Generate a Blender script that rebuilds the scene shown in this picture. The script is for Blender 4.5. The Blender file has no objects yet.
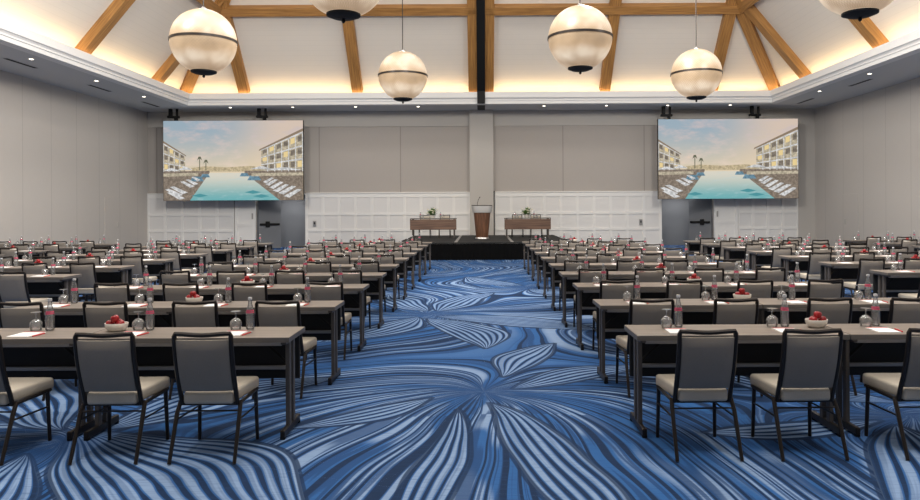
import bpy, bmesh, math, random
from mathutils import Vector, Matrix
random.seed(7)
PI = math.pi
SC = bpy.context.scene
COL = SC.collection

# ------------------------------------------------------------------ camera, world, lights, exposure
F, CH = 700.0, 1.65            # focal length in pixels of a 920 px frame, camera height
VX, VY = 482.0, 209.0          # vanishing point of the aisle in the photograph
cam_d = bpy.data.cameras.new('camera')
cam = bpy.data.objects.new('camera', cam_d); COL.objects.link(cam)
cam_d.sensor_fit = 'HORIZONTAL'; cam_d.sensor_width = 36.0
cam_d.lens = F / 920 * 36
cam_d.shift_x = -(VX - 460) / 920
cam_d.shift_y = -(250 - VY) / 920
cam_d.clip_end = 200
ROLL = math.radians(0.3)
cam.matrix_world = Matrix.Translation((0, 0, CH)) @ Matrix.Rotation(PI / 2, 4, 'X') @ Matrix.Rotation(-ROLL, 4, 'Z')
SC.camera = cam

w = bpy.data.worlds.new('world'); SC.world = w; w.use_nodes = True
w.node_tree.nodes['Background'].inputs[0].default_value = (1.0, 0.97, 0.93, 1)
w.node_tree.nodes['Background'].inputs[1].default_value = 0.2

SC.view_settings.view_transform = 'Standard'
SC.view_settings.look = 'None'
SC.view_settings.gamma = 1
SC.view_settings.use_curve_mapping = False
SC.view_settings.exposure = 0.0

def area(name, loc, rot, sx, sy, power, color):
    l = bpy.data.lights.new(name, 'AREA'); l.shape = 'RECTANGLE'; l.size = sx; l.size_y = sy
    l.energy = power; l.color = color
    o = bpy.data.objects.new(name, l); COL.objects.link(o); o.location = loc; o.rotation_euler = rot
    return o
# fill lights added high above the frame for general light, shining straight down
for yy in (2.0, 8.0, 14.0, 20.0):
    for xx in (-7.0, 0.0, 7.0):
        area('overhead_fill', (xx, yy, 11.2), (0, 0, 0), 2.4, 2.4, 165, (1.0, 0.96, 0.88))
# more fill lights added out of view, tipped to brighten the three walls
for yy in (3.0, 9.0, 15.0):
    for sg in (-1, 1):
        area('wall_fill', (sg * 2.5, yy, 7.2), (0, -sg * math.radians(63), 0), 1.4, 1.4, 360, (1.0, 0.97, 0.92))
for xx in (-7.0, 0.0, 7.0):
    area('wall_fill', (xx, 11.0, 7.2), (math.radians(74), 0, 0), 1.4, 1.4, 400, (1.0, 0.97, 0.91))

# ------------------------------------------------------------------ node helpers / materials
def mat(name):
    m = bpy.data.materials.new(name); m.use_nodes = True
    nt = m.node_tree
    return m, nt, nt.nodes['Principled BSDF']
def s2l(c):
    return tuple((x / 255 / 12.92) if x / 255 <= 0.04045 else ((x / 255 + 0.055) / 1.055) ** 2.4 for x in c) + (1.0,)
def plain(name, rgb, rough=0.6, metal=0.0, var=0.0, scale=40.0, bump=0.0, stretch=None, spec=0.5):
    m, nt, b = mat(name)
    c = s2l(rgb)
    b.inputs['Base Color'].default_value = c
    b.inputs['Roughness'].default_value = rough
    b.inputs['Metallic'].default_value = metal
    b.inputs['Specular IOR Level'].default_value = spec
    if var or bump:
        tc = nt.nodes.new('ShaderNodeTexCoord'); mp = nt.nodes.new('ShaderNodeMapping')
        if stretch: mp.inputs['Scale'].default_value = stretch
        nz = nt.nodes.new('ShaderNodeTexNoise'); nz.inputs['Scale'].default_value = scale; nz.inputs['Detail'].default_value = 4
        nt.links.new(tc.outputs['Object'], mp.inputs[0]); nt.links.new(mp.outputs[0], nz.inputs['Vector'])
        if var:
            r = nt.nodes.new('ShaderNodeValToRGB')
            r.color_ramp.elements[0].position = .3; r.color_ramp.elements[1].position = .7
            r.color_ramp.elements[0].color = tuple(x * (1 - var) for x in c[:3]) + (1,)
            r.color_ramp.elements[1].color = tuple(min(1, x * (1 + var)) for x in c[:3]) + (1,)
            nt.links.new(nz.outputs['Fac'], r.inputs[0]); nt.links.new(r.outputs[0], b.inputs['Base Color'])
        if bump:
            bp = nt.nodes.new('ShaderNodeBump'); bp.inputs['Strength'].default_value = bump; bp.inputs['Distance'].default_value = .01
            nt.links.new(nz.outputs['Fac'], bp.inputs['Height']); nt.links.new(bp.outputs[0], b.inputs['Normal'])
    return m
def emit(name, rgb, strength=1.0):
    m, nt, b = mat(name)
    b.inputs['Base Color'].default_value = (0, 0, 0, 1)
    b.inputs['Specular IOR Level'].default_value = 0.1
    b.inputs['Emission Color'].default_value = s2l(rgb)
    b.inputs['Emission Strength'].default_value = strength
    return m
class G:
    """tiny expression helper for shader graphs"""
    def __init__(s, nt): s.nt = nt
    def m(s, op, a, b=None, c=None, clamp=False):
        n = s.nt.nodes.new('ShaderNodeMath'); n.operation = op; n.use_clamp = clamp
        for i, v in enumerate((a, b, c)):
            if v is None: continue
            if isinstance(v, (int, float)): n.inputs[i].default_value = v
            else: s.nt.links.new(v, n.inputs[i])
        return n.outputs[0]
    def smooth(s, x, a, b):
        n = s.nt.nodes.new('ShaderNodeMapRange'); n.interpolation_type = 'SMOOTHSTEP'
        n.inputs['From Min'].default_value = a; n.inputs['From Max'].default_value = b
        n.inputs['To Min'].default_value = 0.0; n.inputs['To Max'].default_value = 1.0
        if b < a:
            n.inputs['From Min'].default_value = b; n.inputs['From Max'].default_value = a
            n.inputs['To Min'].default_value = 1.0; n.inputs['To Max'].default_value = 0.0
        s.nt.links.new(x, n.inputs['Value'])
        return n.outputs['Result']
    def vec(s, x, y, z=0.0):
        n = s.nt.nodes.new('ShaderNodeCombineXYZ')
        for i, v in enumerate((x, y, z)):
            if isinstance(v, (int, float)): n.inputs[i].default_value = v
            else: s.nt.links.new(v, n.inputs[i])
        return n.outputs[0]
    def noise(s, v, scale, detail=2.0, rough=.5):
        n = s.nt.nodes.new('ShaderNodeTexNoise'); n.inputs['Scale'].default_value = scale
        n.inputs['Detail'].default_value = detail; n.inputs['Roughness'].default_value = rough
        s.nt.links.new(v, n.inputs['Vector']); return n.outputs['Fac']
    def mix(s, f, a, b):
        n = s.nt.nodes.new('ShaderNodeMix'); n.data_type = 'RGBA'
        for sock, v in ((n.inputs[0], f), (n.inputs[6], a), (n.inputs[7], b)):
            if isinstance(v, (int, float)): sock.default_value = v
            elif isinstance(v, tuple): sock.default_value = v
            else: s.nt.links.new(v, sock)
        return n.outputs[2]
    def xyz(s, kind='Object'):
        tc = s.nt.nodes.new('ShaderNodeTexCoord'); sp = s.nt.nodes.new('ShaderNodeSeparateXYZ')
        s.nt.links.new(tc.outputs[kind], sp.inputs[0])
        return sp.outputs[0], sp.outputs[1], sp.outputs[2], tc.outputs[kind]

def carpet_material():
    m, nt, b = mat('swirl_carpet'); g = G(nt)
    x, y, z, P = g.xyz()
    n1 = g.noise(P, 0.6, 1.0); n2 = g.noise(g.vec(g.m('ADD', x, 31.7), y), 0.6, 1.0)
    xw = g.m('ADD', x, g.m('MULTIPLY', g.m('SUBTRACT', n1, .5), .45))
    yw = g.m('ADD', y, g.m('MULTIPLY', g.m('SUBTRACT', n2, .5), .45))
    foci = [(0.05, 6.35, .0), (-0.73, 11.0, .3), (-3.0, 5.0, -.2), (3.3, 5.6, .5), (0.3, 1.8, .0), (2.6, 9.6, -.3), (-3.9, 9.0, .3),
            (0.9, 14.6, .3), (-1.6, 18.0, -.3), (1.2, 21.0, .2), (6.4, 10.5, .3), (-6.6, 12.0, .3), (-8.5, 18.0, .2), (8.0, 17.0, -.2)]
    psi = None; phi = None; rmin = None
    for (fx, fy, c) in foci:
        dx = g.m('SUBTRACT', xw, fx); dy = g.m('SUBTRACT', yw, fy)
        th = g.m('ARCTAN2', dy, dx)
        r = g.m('SQRT', g.m('ADD', g.m('MULTIPLY', dx, dx), g.m('MULTIPLY', dy, dy)))
        lr = g.m('LOGARITHM', g.m('ADD', r, .02), math.e)
        t = g.m('ADD', th, g.m('MULTIPLY', lr, c))
        psi = t if psi is None else g.m('ADD', psi, t)
        phi = lr if phi is None else g.m('ADD', phi, lr)
        rmin = r if rmin is None else g.m('MINIMUM', rmin, r)
    cs, sn = g.m('COSINE', psi), g.m('SINE', psi)
    ang = g.vec(cs, sn, g.m('MULTIPLY', phi, .2))
    ang2 = g.vec(cs, sn, 4.0)
    light = g.smooth(g.noise(ang, 2.6, 1.0), .44, .54)
    A = g.m('ADD', g.m('MULTIPLY', psi, 60 / (2 * PI)), g.m('MULTIPLY', g.noise(ang2, 5.0, 1.0), 3.0))
    # leaf shapes: (tip, tip, half width, number of veins); veins run from tip to tip, a thick cord edges the leaf
    leaves = [(0.12, 6.0, .72, 3.1, .26, 5), (-.35, 6.15, -1.5, 5.25, .17, 4), (.25, 6.5, 1.7, 7.5, .25, 5), (.1, 6.9, .85, 8.6, .24, 5),
              (-.65, 10.8, 1.7, 9.5, .42, 8), (-.75, 10.6, .15, 8.3, .42, 7), (-.9, 10.7, -1.9, 8.7, .38, 6), (-.7, 11.3, .1, 13.8, .4, 6), (-.85, 11.3, -1.9, 13.6, .4, 6),
              (-.15, 5.8, -.55, 3.0, .17, 4), (-2.95, 5.35, -.95, 3.1, .62, 9), (-2.9, 5.3, -1.5, 7.0, .35, 6), (-3.2, 5.2, -4.6, 7.2, .4, 6), (-3.05, 4.8, -2.9, 2.9, .36, 6), (-3.4, 4.9, -4.6, 3.6, .4, 6),
              (3.1, 5.4, 1.6, 5.1, .2, 4), (3.2, 5.3, 2.3, 3.4, .35, 6), (3.4, 5.9, 2.2, 7.4, .34, 6), (1.0, 14.4, 2.2, 12.6, .4, 6), (.8, 14.9, -.5, 17.0, .42, 6), (2.6, 9.3, 3.9, 8.0, .36, 6)]
    edge = None; inside = None
    for (ax, ay, bx, by, hw, k) in leaves:
        L = math.hypot(bx - ax, by - ay); ux, uy = (bx - ax) / L, (by - ay) / L
        dx = g.m('SUBTRACT', xw, (ax + bx) / 2); dy = g.m('SUBTRACT', yw, (ay + by) / 2)
        u = g.m('MULTIPLY', g.m('ADD', g.m('MULTIPLY', dx, ux), g.m('MULTIPLY', dy, uy)), 2 / L)
        v = g.m('SUBTRACT', g.m('MULTIPLY', dy, ux), g.m('MULTIPLY', dx, uy))
        v = g.m('ADD', v, g.m('MULTIPLY', g.m('SUBTRACT', g.m('MULTIPLY', u, u), .5), hw * .5))
        den = g.m('MAXIMUM', g.m('MULTIPLY', g.m('SUBTRACT', 1.0, g.m('MULTIPLY', u, u)), hw), .0005)
        sv = g.m('DIVIDE', v, den); sa = g.m('ABSOLUTE', sv)
        mk = g.m('LESS_THAN', sa, 1.0)
        A = g.m('ADD', g.m('MULTIPLY', A, g.m('SUBTRACT', 1.0, mk)), g.m('MULTIPLY', g.m('MULTIPLY', sv, k * (.75 if hw > .5 else .55)), mk))
        dist = g.m('ABSOLUTE', g.m('MULTIPLY', g.m('SUBTRACT', sa, 1.0), den))
        e = g.m('MULTIPLY', g.smooth(dist, .030, .020), g.m('LESS_THAN', g.m('ABSOLUTE', u), 1.0))
        edge = e if edge is None else g.m('MAXIMUM', g.m('MULTIPLY', edge, g.m('SUBTRACT', 1.0, mk)), e)
        inside = mk if inside is None else g.m('MAXIMUM', inside, mk)
    tri = g.m('MULTIPLY', g.m('PINGPONG', A, .5), 2.0)     # 0..1 across a strand
    width = g.m('MULTIPLY', g.noise(ang, 3.0, 1.0), .52)
    dark = g.smooth(g.m('SUBTRACT', tri, width), .10, -.02)
    fine = g.m('MULTIPLY', g.smooth(g.noise(g.vec(g.m('MULTIPLY', A, 3.1), g.m('MULTIPLY', phi, .6)), 1.0, 1.0), .45, .54), g.m('SUBTRACT', 1.0, g.m('MULTIPLY', inside, .6)))
    streak = g.noise(g.vec(g.m('MULTIPLY', x, 1.2), g.m('MULTIPLY', y, 26.0)), 3.0, 3.0)
    navy, mid, pale, deep = s2l((31, 50, 80)), s2l((52, 98, 156)), s2l((134, 158, 192)), s2l((40, 71, 117))
    lt = g.m('MULTIPLY', g.m('MAXIMUM', light, inside), g.smooth(g.m('SUBTRACT', tri, width), .16, .34))
    c = g.mix(lt, mid, pale)
    c = g.mix(g.m('MULTIPLY', fine, .8), c, deep)
    c = g.mix(dark, c, navy)
    c = g.mix(g.m('MULTIPLY', edge, .85), c, navy)
    c = g.mix(g.m('MULTIPLY', g.smooth(rmin, .6, .1), .6), c, deep)
    c = g.mix(g.m('MULTIPLY', g.smooth(streak, .48, .75), .4), c, deep)
    nt.links.new(c, b.inputs['Base Color'])
    b.inputs['Roughness'].default_value = .95; b.inputs['Specular IOR Level'].default_value = .15
    bp = nt.nodes.new('ShaderNodeBump'); bp.inputs['Strength'].default_value = .25; bp.inputs['Distance'].default_value = .006
    nt.links.new(g.noise(P, 260.0, 2.0), bp.inputs['Height']); nt.links.new(bp.outputs[0], b.inputs['Normal'])
    return m

def panel_wall_material(name, rgb, pitch, axis):
    m, nt, b = mat(name); g = G(nt)
    x, y, z, P = g.xyz()
    u = y if axis == 'y' else x
    d = g.m('ABSOLUTE', g.m('SUBTRACT', g.m('FRACT', g.m('DIVIDE', u, pitch)), .5))
    seam = g.smooth(d, .4925, .4965)
    n = g.noise(g.vec(g.m('MULTIPLY', u, 30.0), g.m('MULTIPLY', z, 2.0)), 2.0, 3.0)
    base = g.mix(n, tuple(v * .96 for v in s2l(rgb)[:3]) + (1,), tuple(min(1, v * 1.04) for v in s2l(rgb)[:3]) + (1,))
    c = g.mix(g.m('MULTIPLY', seam, .55), base, tuple(v * .45 for v in s2l(rgb)[:3]) + (1,))
    nt.links.new(c, b.inputs['Base Color']); b.inputs['Roughness'].default_value = .8
    b.inputs['Specular IOR Level'].default_value = .2
    return m

def plank_material(name, rgb, pitch, axis_z=True):
    m, nt, b = mat(name); g = G(nt)
    x, y, z, P = g.xyz()
    d = g.m('ABSOLUTE', g.m('SUBTRACT', g.m('FRACT', g.m('DIVIDE', z, pitch)), .5))
    seam = g.smooth(d, .46, .49)
    c = g.mix(g.m('MULTIPLY', seam, .28), s2l(rgb), tuple(v * .72 for v in s2l(rgb)[:3]) + (1,))
    nt.links.new(c, b.inputs['Base Color']); b.inputs['Roughness'].default_value = .75
    return m

def wood_material(name, dark, lightc, scale=3.0, axis=0, rough=.45):
    m, nt, b = mat(name)
    tc = nt.nodes.new('ShaderNodeTexCoord'); mp = nt.nodes.new('ShaderNodeMapping')
    sc = [14.0, 14.0, 14.0]; sc[axis] = .7
    mp.inputs['Scale'].default_value = sc
    nz = nt.nodes.new('ShaderNodeTexNoise'); nz.inputs['Scale'].default_value = scale; nz.inputs['Detail'].default_value = 5
    r = nt.nodes.new('ShaderNodeValToRGB'); r.color_ramp.elements[0].position = .32; r.color_ramp.elements[1].position = .68
    r.color_ramp.elements[0].color = s2l(dark); r.color_ramp.elements[1].color = s2l(lightc)
    nt.links.new(tc.outputs['Object'], mp.inputs[0]); nt.links.new(mp.outputs[0], nz.inputs['Vector'])
    nt.links.new(nz.outputs['Fac'], r.inputs[0]); nt.links.new(r.outputs[0], b.inputs['Base Color'])
    b.inputs['Roughness'].default_value = rough
    return m

def fabric_material(name, rgb):
    m, nt, b = mat(name); g = G(nt)
    x, y, z, P = g.xyz()
    n = g.noise(P, 180.0, 2.0); n2 = g.noise(P, 6.0, 2.0)
    f = g.m('ADD', g.m('MULTIPLY', n, .6), g.m('MULTIPLY', n2, .4))
    c = s2l(rgb)
    nt.links.new(g.mix(f, tuple(v * .82 for v in c[:3]) + (1,), tuple(v * 1.18 for v in c[:3]) + (1,)), b.inputs['Base Color'])
    b.inputs['Roughness'].default_value = .9; b.inputs['Specular IOR Level'].default_value = .2
    bp = nt.nodes.new('ShaderNodeBump'); bp.inputs['Strength'].default_value = .15; bp.inputs['Distance'].default_value = .002
    nt.links.new(n, bp.inputs['Height']); nt.links.new(bp.outputs[0], b.inputs['Normal'])
    return m

def thin_glass(name, tint=(1, 1, 1, 1), refl=1.0, haze=0.0):
    m, nt, b = mat(name)
    out = nt.nodes['Material Output']
    tr = nt.nodes.new('ShaderNodeBsdfTransparent'); tr.inputs[0].default_value = tint
    gl = nt.nodes.new('ShaderNodeBsdfGlossy'); gl.inputs['Roughness'].default_value = .10
    fr = nt.nodes.new('ShaderNodeFresnel'); fr.inputs[0].default_value = 1.5
    mu = nt.nodes.new('ShaderNodeMath'); mu.operation = 'MULTIPLY_ADD'; mu.inputs[1].default_value = refl; mu.inputs[2].default_value = .05; mu.use_clamp = True
    mx = nt.nodes.new('ShaderNodeMixShader')
    nt.links.new(fr.outputs[0], mu.inputs[0]); nt.links.new(mu.outputs[0], mx.inputs[0])
    di = nt.nodes.new('ShaderNodeBsdfDiffuse'); di.inputs[0].default_value = (.9, .9, .9, 1)
    m2 = nt.nodes.new('ShaderNodeMixShader'); m2.inputs[0].default_value = haze
    nt.links.new(tr.outputs[0], m2.inputs[1]); nt.links.new(di.outputs[0], m2.inputs[2])
    nt.links.new(m2.outputs[0], mx.inputs[1]); nt.links.new(gl.outputs[0], mx.inputs[2]); nt.links.new(mx.outputs[0], out.inputs[0])
    nt.nodes.remove(b)
    return m
def solid_glass(name, rgb=(1, 1, 1), ior=1.4):
    m, nt, b = mat(name)
    b.inputs['Base Color'].default_value = tuple(rgb) + (1,)
    b.inputs['Transmission Weight'].default_value = 1; b.inputs['IOR'].default_value = ior; b.inputs['Roughness'].default_value = .02
    return m

def globe_material():
    m, nt, b = mat('glowing_ribbed_glass'); g = G(nt)
    x, y, z, P = g.xyz()
    th = g.m('ARCTAN2', y, x)
    rib = g.m('SINE', g.m('MULTIPLY', th, 60.0)); rib2 = g.m('SINE', g.m('MULTIPLY', z, 110.0))
    n = g.noise(P, 2.6, 2.0)
    glow = g.m('ADD', g.smooth(g.m('ABSOLUTE', g.m('SUBTRACT', z, .33)), .45, .02), g.smooth(g.m('ABSOLUTE', g.m('ADD', z, .36)), .30, .0))
    s = g.m('ADD', g.m('MULTIPLY', glow, .30), g.m('MULTIPLY', n, .62))
    s = g.m('ADD', s, g.m('MULTIPLY', g.m('MULTIPLY', rib, rib2), .05))
    s = g.m('ADD', g.m('MULTIPLY', s, 1.0), .06)
    b.inputs['Base Color'].default_value = s2l((120, 104, 84)); b.inputs['Roughness'].default_value = .4
    c = g.mix(g.smooth(s, .42, .85), s2l((226, 190, 152)), s2l((255, 241, 220)))
    nt.links.new(c, b.inputs['Emission Color']); nt.links.new(s, b.inputs['Emission Strength'])
    return m

M = {}
M['carpet'] = carpet_material()
M['side_wall'] = panel_wall_material('operable_wall_panel', (196, 190, 184), 1.42, 'y')
M['fabric_wall'] = panel_wall_material('fabric_wall_panel', (177, 170, 164), 3.4, 'x')
M['band'] = plain('greige_paint', (186, 181, 175), .7)
M['wains'] = plain('white_wainscot', (232, 230, 227), .55)
M['wains_field'] = plain('wainscot_field_shade', (223, 221, 219), .6)  # fields toned darker than the frames, in place of the shade lines between them
M['soffit'] = plain('soffit_paint', (196, 196, 196), .85)
M['crown'] = plain('crown_paint', (220, 219, 218), .6)
M['slope'] = plank_material('ceiling_planks', (216, 209, 200), .16)
M['beam'] = wood_material('oak_beam', (132, 92, 46), (176, 128, 70), 2.0, 0, .55)
M['black'] = plain('black_paint', (18, 18, 19), .65, spec=.25)
M['recess'] = plain('grey_corridor_paint', (118, 120, 124), .7)
M['taupe'] = fabric_material('taupe_fabric', (132, 124, 116))
M['seat'] = fabric_material('oatmeal_fabric', (182, 172, 158))
M['bronze'] = plain('dark_bronze_metal', (44, 38, 35), .4, .6)
M['laminate'] = wood_material('grey_brown_laminate', (120, 109, 100), (142, 130, 120), 2.0, 0, .32)
M['table_edge'] = plain('table_edge_band', (92, 87, 83), .5)
M['table_metal'] = plain('pewter_metal', (80, 74, 70), .5, .15)
M['mesh_black'] = plain('black_modesty_cloth', (20, 20, 22), .8)
M['rail'] = plain('grey_steel_rail', (150, 147, 145), .5, .1)
M['bottle'] = thin_glass('bottle_glass', (.84, .86, .88, 1), 2.2, .10)
M['goblet'] = thin_glass('goblet_glass', (.93, .94, .95, 1), 2.2, .14)
M['pink'] = plain('pink_label', (196, 62, 96), .5)
M['cap'] = plain('silver_cap', (205, 205, 208), .35, .5)
M['paper'] = plain('white_paper', (238, 236, 234), .8)
M['red'] = plain('red_print', (205, 44, 48), .5)
M['ceramic'] = plain('white_ceramic', (232, 226, 216), .25)
M['apple'] = plain('apple_skin', (150, 20, 26), .3, 0, .35, 9.0)
M['stem'] = plain('apple_stem', (70, 48, 30), .8)
M['steel'] = plain('brushed_steel', (178, 176, 174), .3, .85)
M['silver'] = plain('satin_silver_paint', (196, 194, 192), .45, .2)
M['walnut'] = wood_material('walnut_veneer', (74, 48, 34), (118, 82, 60), 2.0, 2, .4)
M['walnut_x'] = wood_material('walnut_board', (84, 62, 50), (122, 94, 78), 2.0, 0, .45)
M['skirt'] = plain('black_skirt_cloth', (11, 11, 12), .95, spec=.1)
M['deck'] = plain('charcoal_stage_deck', (26, 27, 28), .8, 0, .2, 30)
M['leaf'] = plain('leaf_green', (86, 122, 48), .6, 0, .3, 20)
M['petal'] = plain('cream_petal', (238, 232, 208), .6)
M['globe'] = globe_material()
M['lens'] = emit('lamp_lens', (255, 240, 215), 9.0)

# ------------------------------------------------------------------ mesh builder
class MB:
    def __init__(s): s.bm = bmesh.new()
    def _mark(s): return len(s.bm.verts)
    def box(s, c, size, bevel=0.0, seg=2, xf=None):
        r = bmesh.ops.create_cube(s.bm, size=1.0, matrix=Matrix.Translation(c) @ Matrix.Diagonal((*size, 1)))
        vs = r['verts']
        if bevel:
            es = list({e for v in vs for e in v.link_edges})
            rr = bmesh.ops.bevel(s.bm, geom=es, offset=bevel, segments=seg, profile=.5, affect='EDGES')
            vs = [v for v in rr['verts']]
            # every vertex of this island
            seen = set(vs); st = list(vs)
            while st:
                v = st.pop()
                for e in v.link_edges:
                    o = e.other_vert(v)
                    if o not in seen: seen.add(o); st.append(o)
            vs = list(seen)
        if xf:
            for v in vs: v.co = Vector(xf(v.co))
        return s
    def box2(s, a, b, bevel=0.0, seg=1):
        return s.box([(a[i] + b[i]) / 2 for i in range(3)], [abs(b[i] - a[i]) for i in range(3)], bevel, seg)
    def tube(s, pts, r, n=8, cap=True, flat=None):
        pts = [Vector(p) for p in pts]; rs = r if isinstance(r, (list, tuple)) else [r] * len(pts)
        rings = []; prev = None
        for i, p in enumerate(pts):
            d = (pts[min(i + 1, len(pts) - 1)] - pts[max(i - 1, 0)]).normalized()
            up = Vector((0, 0, 1)) if abs(d.z) < .95 else Vector((0, 1, 0))
            if prev is not None: up = prev
            a = d.cross(up).normalized(); bb = a.cross(d).normalized(); prev = bb
            rings.append([s.bm.verts.new(p + (a * math.cos(2 * PI * k / n + PI / n) + bb * math.sin(2 * PI * k / n + PI / n)) * rs[i]) for k in range(n)])
        for A, B in zip(rings, rings[1:]):
            for k in range(n): s.bm.faces.new((A[k], A[(k + 1) % n], B[(k + 1) % n], B[k]))
        if cap:
            s.bm.faces.new(rings[0][::-1]); s.bm.faces.new(rings[-1])
        return s
    def lathe(s, prof, n=20, sx=1.0, sy=1.0, power=None, cx=0, cy=0):
        rings = []
        for (r, z) in prof:
            if r < 1e-5: rings.append([s.bm.verts.new((cx, cy, z))]); continue
            ring = []
            for k in range(n):
                t = 2 * PI * k / n; c, sn = math.cos(t), math.sin(t)
                if power:
                    c = math.copysign(abs(c) ** power, c); sn = math.copysign(abs(sn) ** power, sn)
                ring.append(s.bm.verts.new((cx + r * c * sx, cy + r * sn * sy, z)))
            rings.append(ring)
        for A, B in zip(rings, rings[1:]):
            for k in range(n):
                k2 = (k + 1) % n
                if len(A) == 1 and len(B) == 1: continue
                if len(A) == 1: s.bm.faces.new((A[0], B[k2], B[k]))
                elif len(B) == 1: s.bm.faces.new((A[k], A[k2], B[0]))
                else: s.bm.faces.new((A[k], A[k2], B[k2], B[k]))
        return s
    def face(s, pts):
        s.bm.faces.new([s.bm.verts.new(p) for p in pts]); return s
    def prism(s, pts, d):
        """closed polygon pts extruded by vector d"""
        d = Vector(d); A = [s.bm.verts.new(p) for p in pts]; B = [s.bm.verts.new(Vector(p) + d) for p in pts]
        n = len(pts)
        s.bm.faces.new(A[::-1]); s.bm.faces.new(B)
        for k in range(n): s.bm.faces.new((A[k], A[(k + 1) % n], B[(k + 1) % n], B[k]))
        return s
    def build(s, name, m, parent=None, smooth=False, loc=None, angle=35):
        bmesh.ops.recalc_face_normals(s.bm, faces=s.bm.faces)
        me = bpy.data.meshes.new(name)
        if smooth:
            for f in s.bm.faces: f.smooth = True
            ca = math.radians(angle)
            for e in s.bm.edges:
                if len(e.link_faces) == 2 and e.calc_face_angle(0) > ca: e.smooth = False
        s.bm.to_mesh(me); s.bm.free()
        me.materials.append(m)
        o = bpy.data.objects.new(name, me); COL.objects.link(o)
        if parent is not None: o.parent = parent
        if loc is not None: o.location = loc
        return o

def tag(o, label, cat, group=None):
    o['label'] = label; o['category'] = cat
    if group: o['group'] = group
    return o
def empty(name, loc=(0, 0, 0), rz=0.0):
    o = bpy.data.objects.new(name, None); COL.objects.link(o); o.location = loc; o.rotation_euler.z = rz
    o.empty_display_size = .1
    return o
def struct(o):
    o['kind'] = 'structure'; return o
KIDS = {}
def kids_of(root):
    k = KIDS.get(root.name)
    if k is None:
        k = KIDS[root.name] = [(c, list(c.children)) for c in root.children]
    return k
USED = set()
def place(root, loc, rz, label, cat, group):
    """first call moves the source itself; later calls copy it with its parts and sub-parts"""
    if root.name not in USED:
        kids_of(root); USED.add(root.name); r = root
    else:
        r = root.copy(); COL.objects.link(r)
        for ch, subs in kids_of(root):
            c = ch.copy(); COL.objects.link(c); c.parent = r
            for gch in subs:
                d = gch.copy(); COL.objects.link(d); d.parent = c
    r.location = loc; r.rotation_euler = (0, 0, rz)
    tag(r, label, cat, group)
    return r

# ------------------------------------------------------------------ room shell
WY = 29.3                       # end wall
XL, XR = -13.97, 13.93          # side walls
YB = -2.5                       # the built part of the room ends behind the camera
SH = 5.76                       # soffit height
IL, IR, IY = -11.42, 11.32, 27.25   # inner edge of the soffit
LH = 6.19                       # crown lip height
floor = struct(MB().box2((XL - .1, YB, -.08), (XR + .1, WY + 2.6, 0)).build('floor', M['carpet']))

struct(MB().box2((XL - .12, YB, 0), (XL, WY, SH)).build('wall_left', M['side_wall']))
struct(MB().box2((XR, YB, 0), (XR + .12, WY, SH)).build('wall_right', M['side_wall']))
# end wall: fabric upper wall with two door openings below it
DL = (-9.46, -7.38); DR = (7.50, 9.70); DH = 2.30
mb = MB()
for a, b_, z0, z1 in ((XL, DL[0], 0, SH), (DL[0], DL[1], DH, SH), (DL[1], DR[0], 0, SH), (DR[0], DR[1], DH, SH), (DR[1], XR, 0, SH)):
    mb.box2((a, WY, z0), (b_, WY + .15, z1))
struct(mb.build('wall_back', M['fabric_wall']))
# greige fascia band over the fabric
struct(MB().box2((XL, WY - .05, 5.12), (-.5, WY, SH)).box2((.5, WY - .05, 5.12), (XR, WY, SH)).build('trim_1', M['band']))
# pilaster behind the lectern, plain return at the right-hand corner
struct(MB().box2((-.5, WY - .3, 0), (.48, WY, SH)).build('wall_pilaster', M['band']))
struct(MB().box2((13.2, WY - .06, 0), (XR, WY, 5.12)).build('wall_corner', M['band']))
struct(MB().box2((.48, WY - .16, 0), (.53, WY, 2.4)).build('trim_2', M['black']))  # black strip standing in for the shadow line at the pilaster's right edge

def wainscot(n, x0, x1, top=2.32):
    mb = MB()
    mb.box2((x0, WY - .03, 0), (x1, WY, top))
    mb.box2((x0, WY - .10, top), (x1, WY, top + .05), .01)
    mb.box2((x0, WY - .065, top - .16), (x1, WY - .03, top))
    cols = max(1, round((x1 - x0) / .67)); p = (x1 - x0) / cols
    for k in range(cols + 1):
        xx = x0 + k * p; a, b_ = max(x0, xx - .055), min(x1, xx + .055)
        mb.box2((a, WY - .07, 0), (b_, WY - .03, top - .16))
    for zz in (.10, .80, 1.47):
        for k in range(cols):
            mb.box2((x0 + k * p + .055, WY - .07, zz - .055), (x0 + (k + 1) * p - .055, WY - .03, zz + .055))
    o = mb.build('trim_%d' % n, M['wains']); struct(o)
    o.data.materials.append(M['wains_field'])
    for f in o.data.polygons:
        if abs(f.center.y - (WY - .03)) < .002 and f.normal.y < -.9 and f.area > .3: f.material_index = 1
wainscot(3, DL[1] + .04, -.5)
wainscot(4, .53, DR[0] - .04)
wainscot(5, XL, -10.36)
wainscot(6, 10.7, 13.2)

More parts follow.
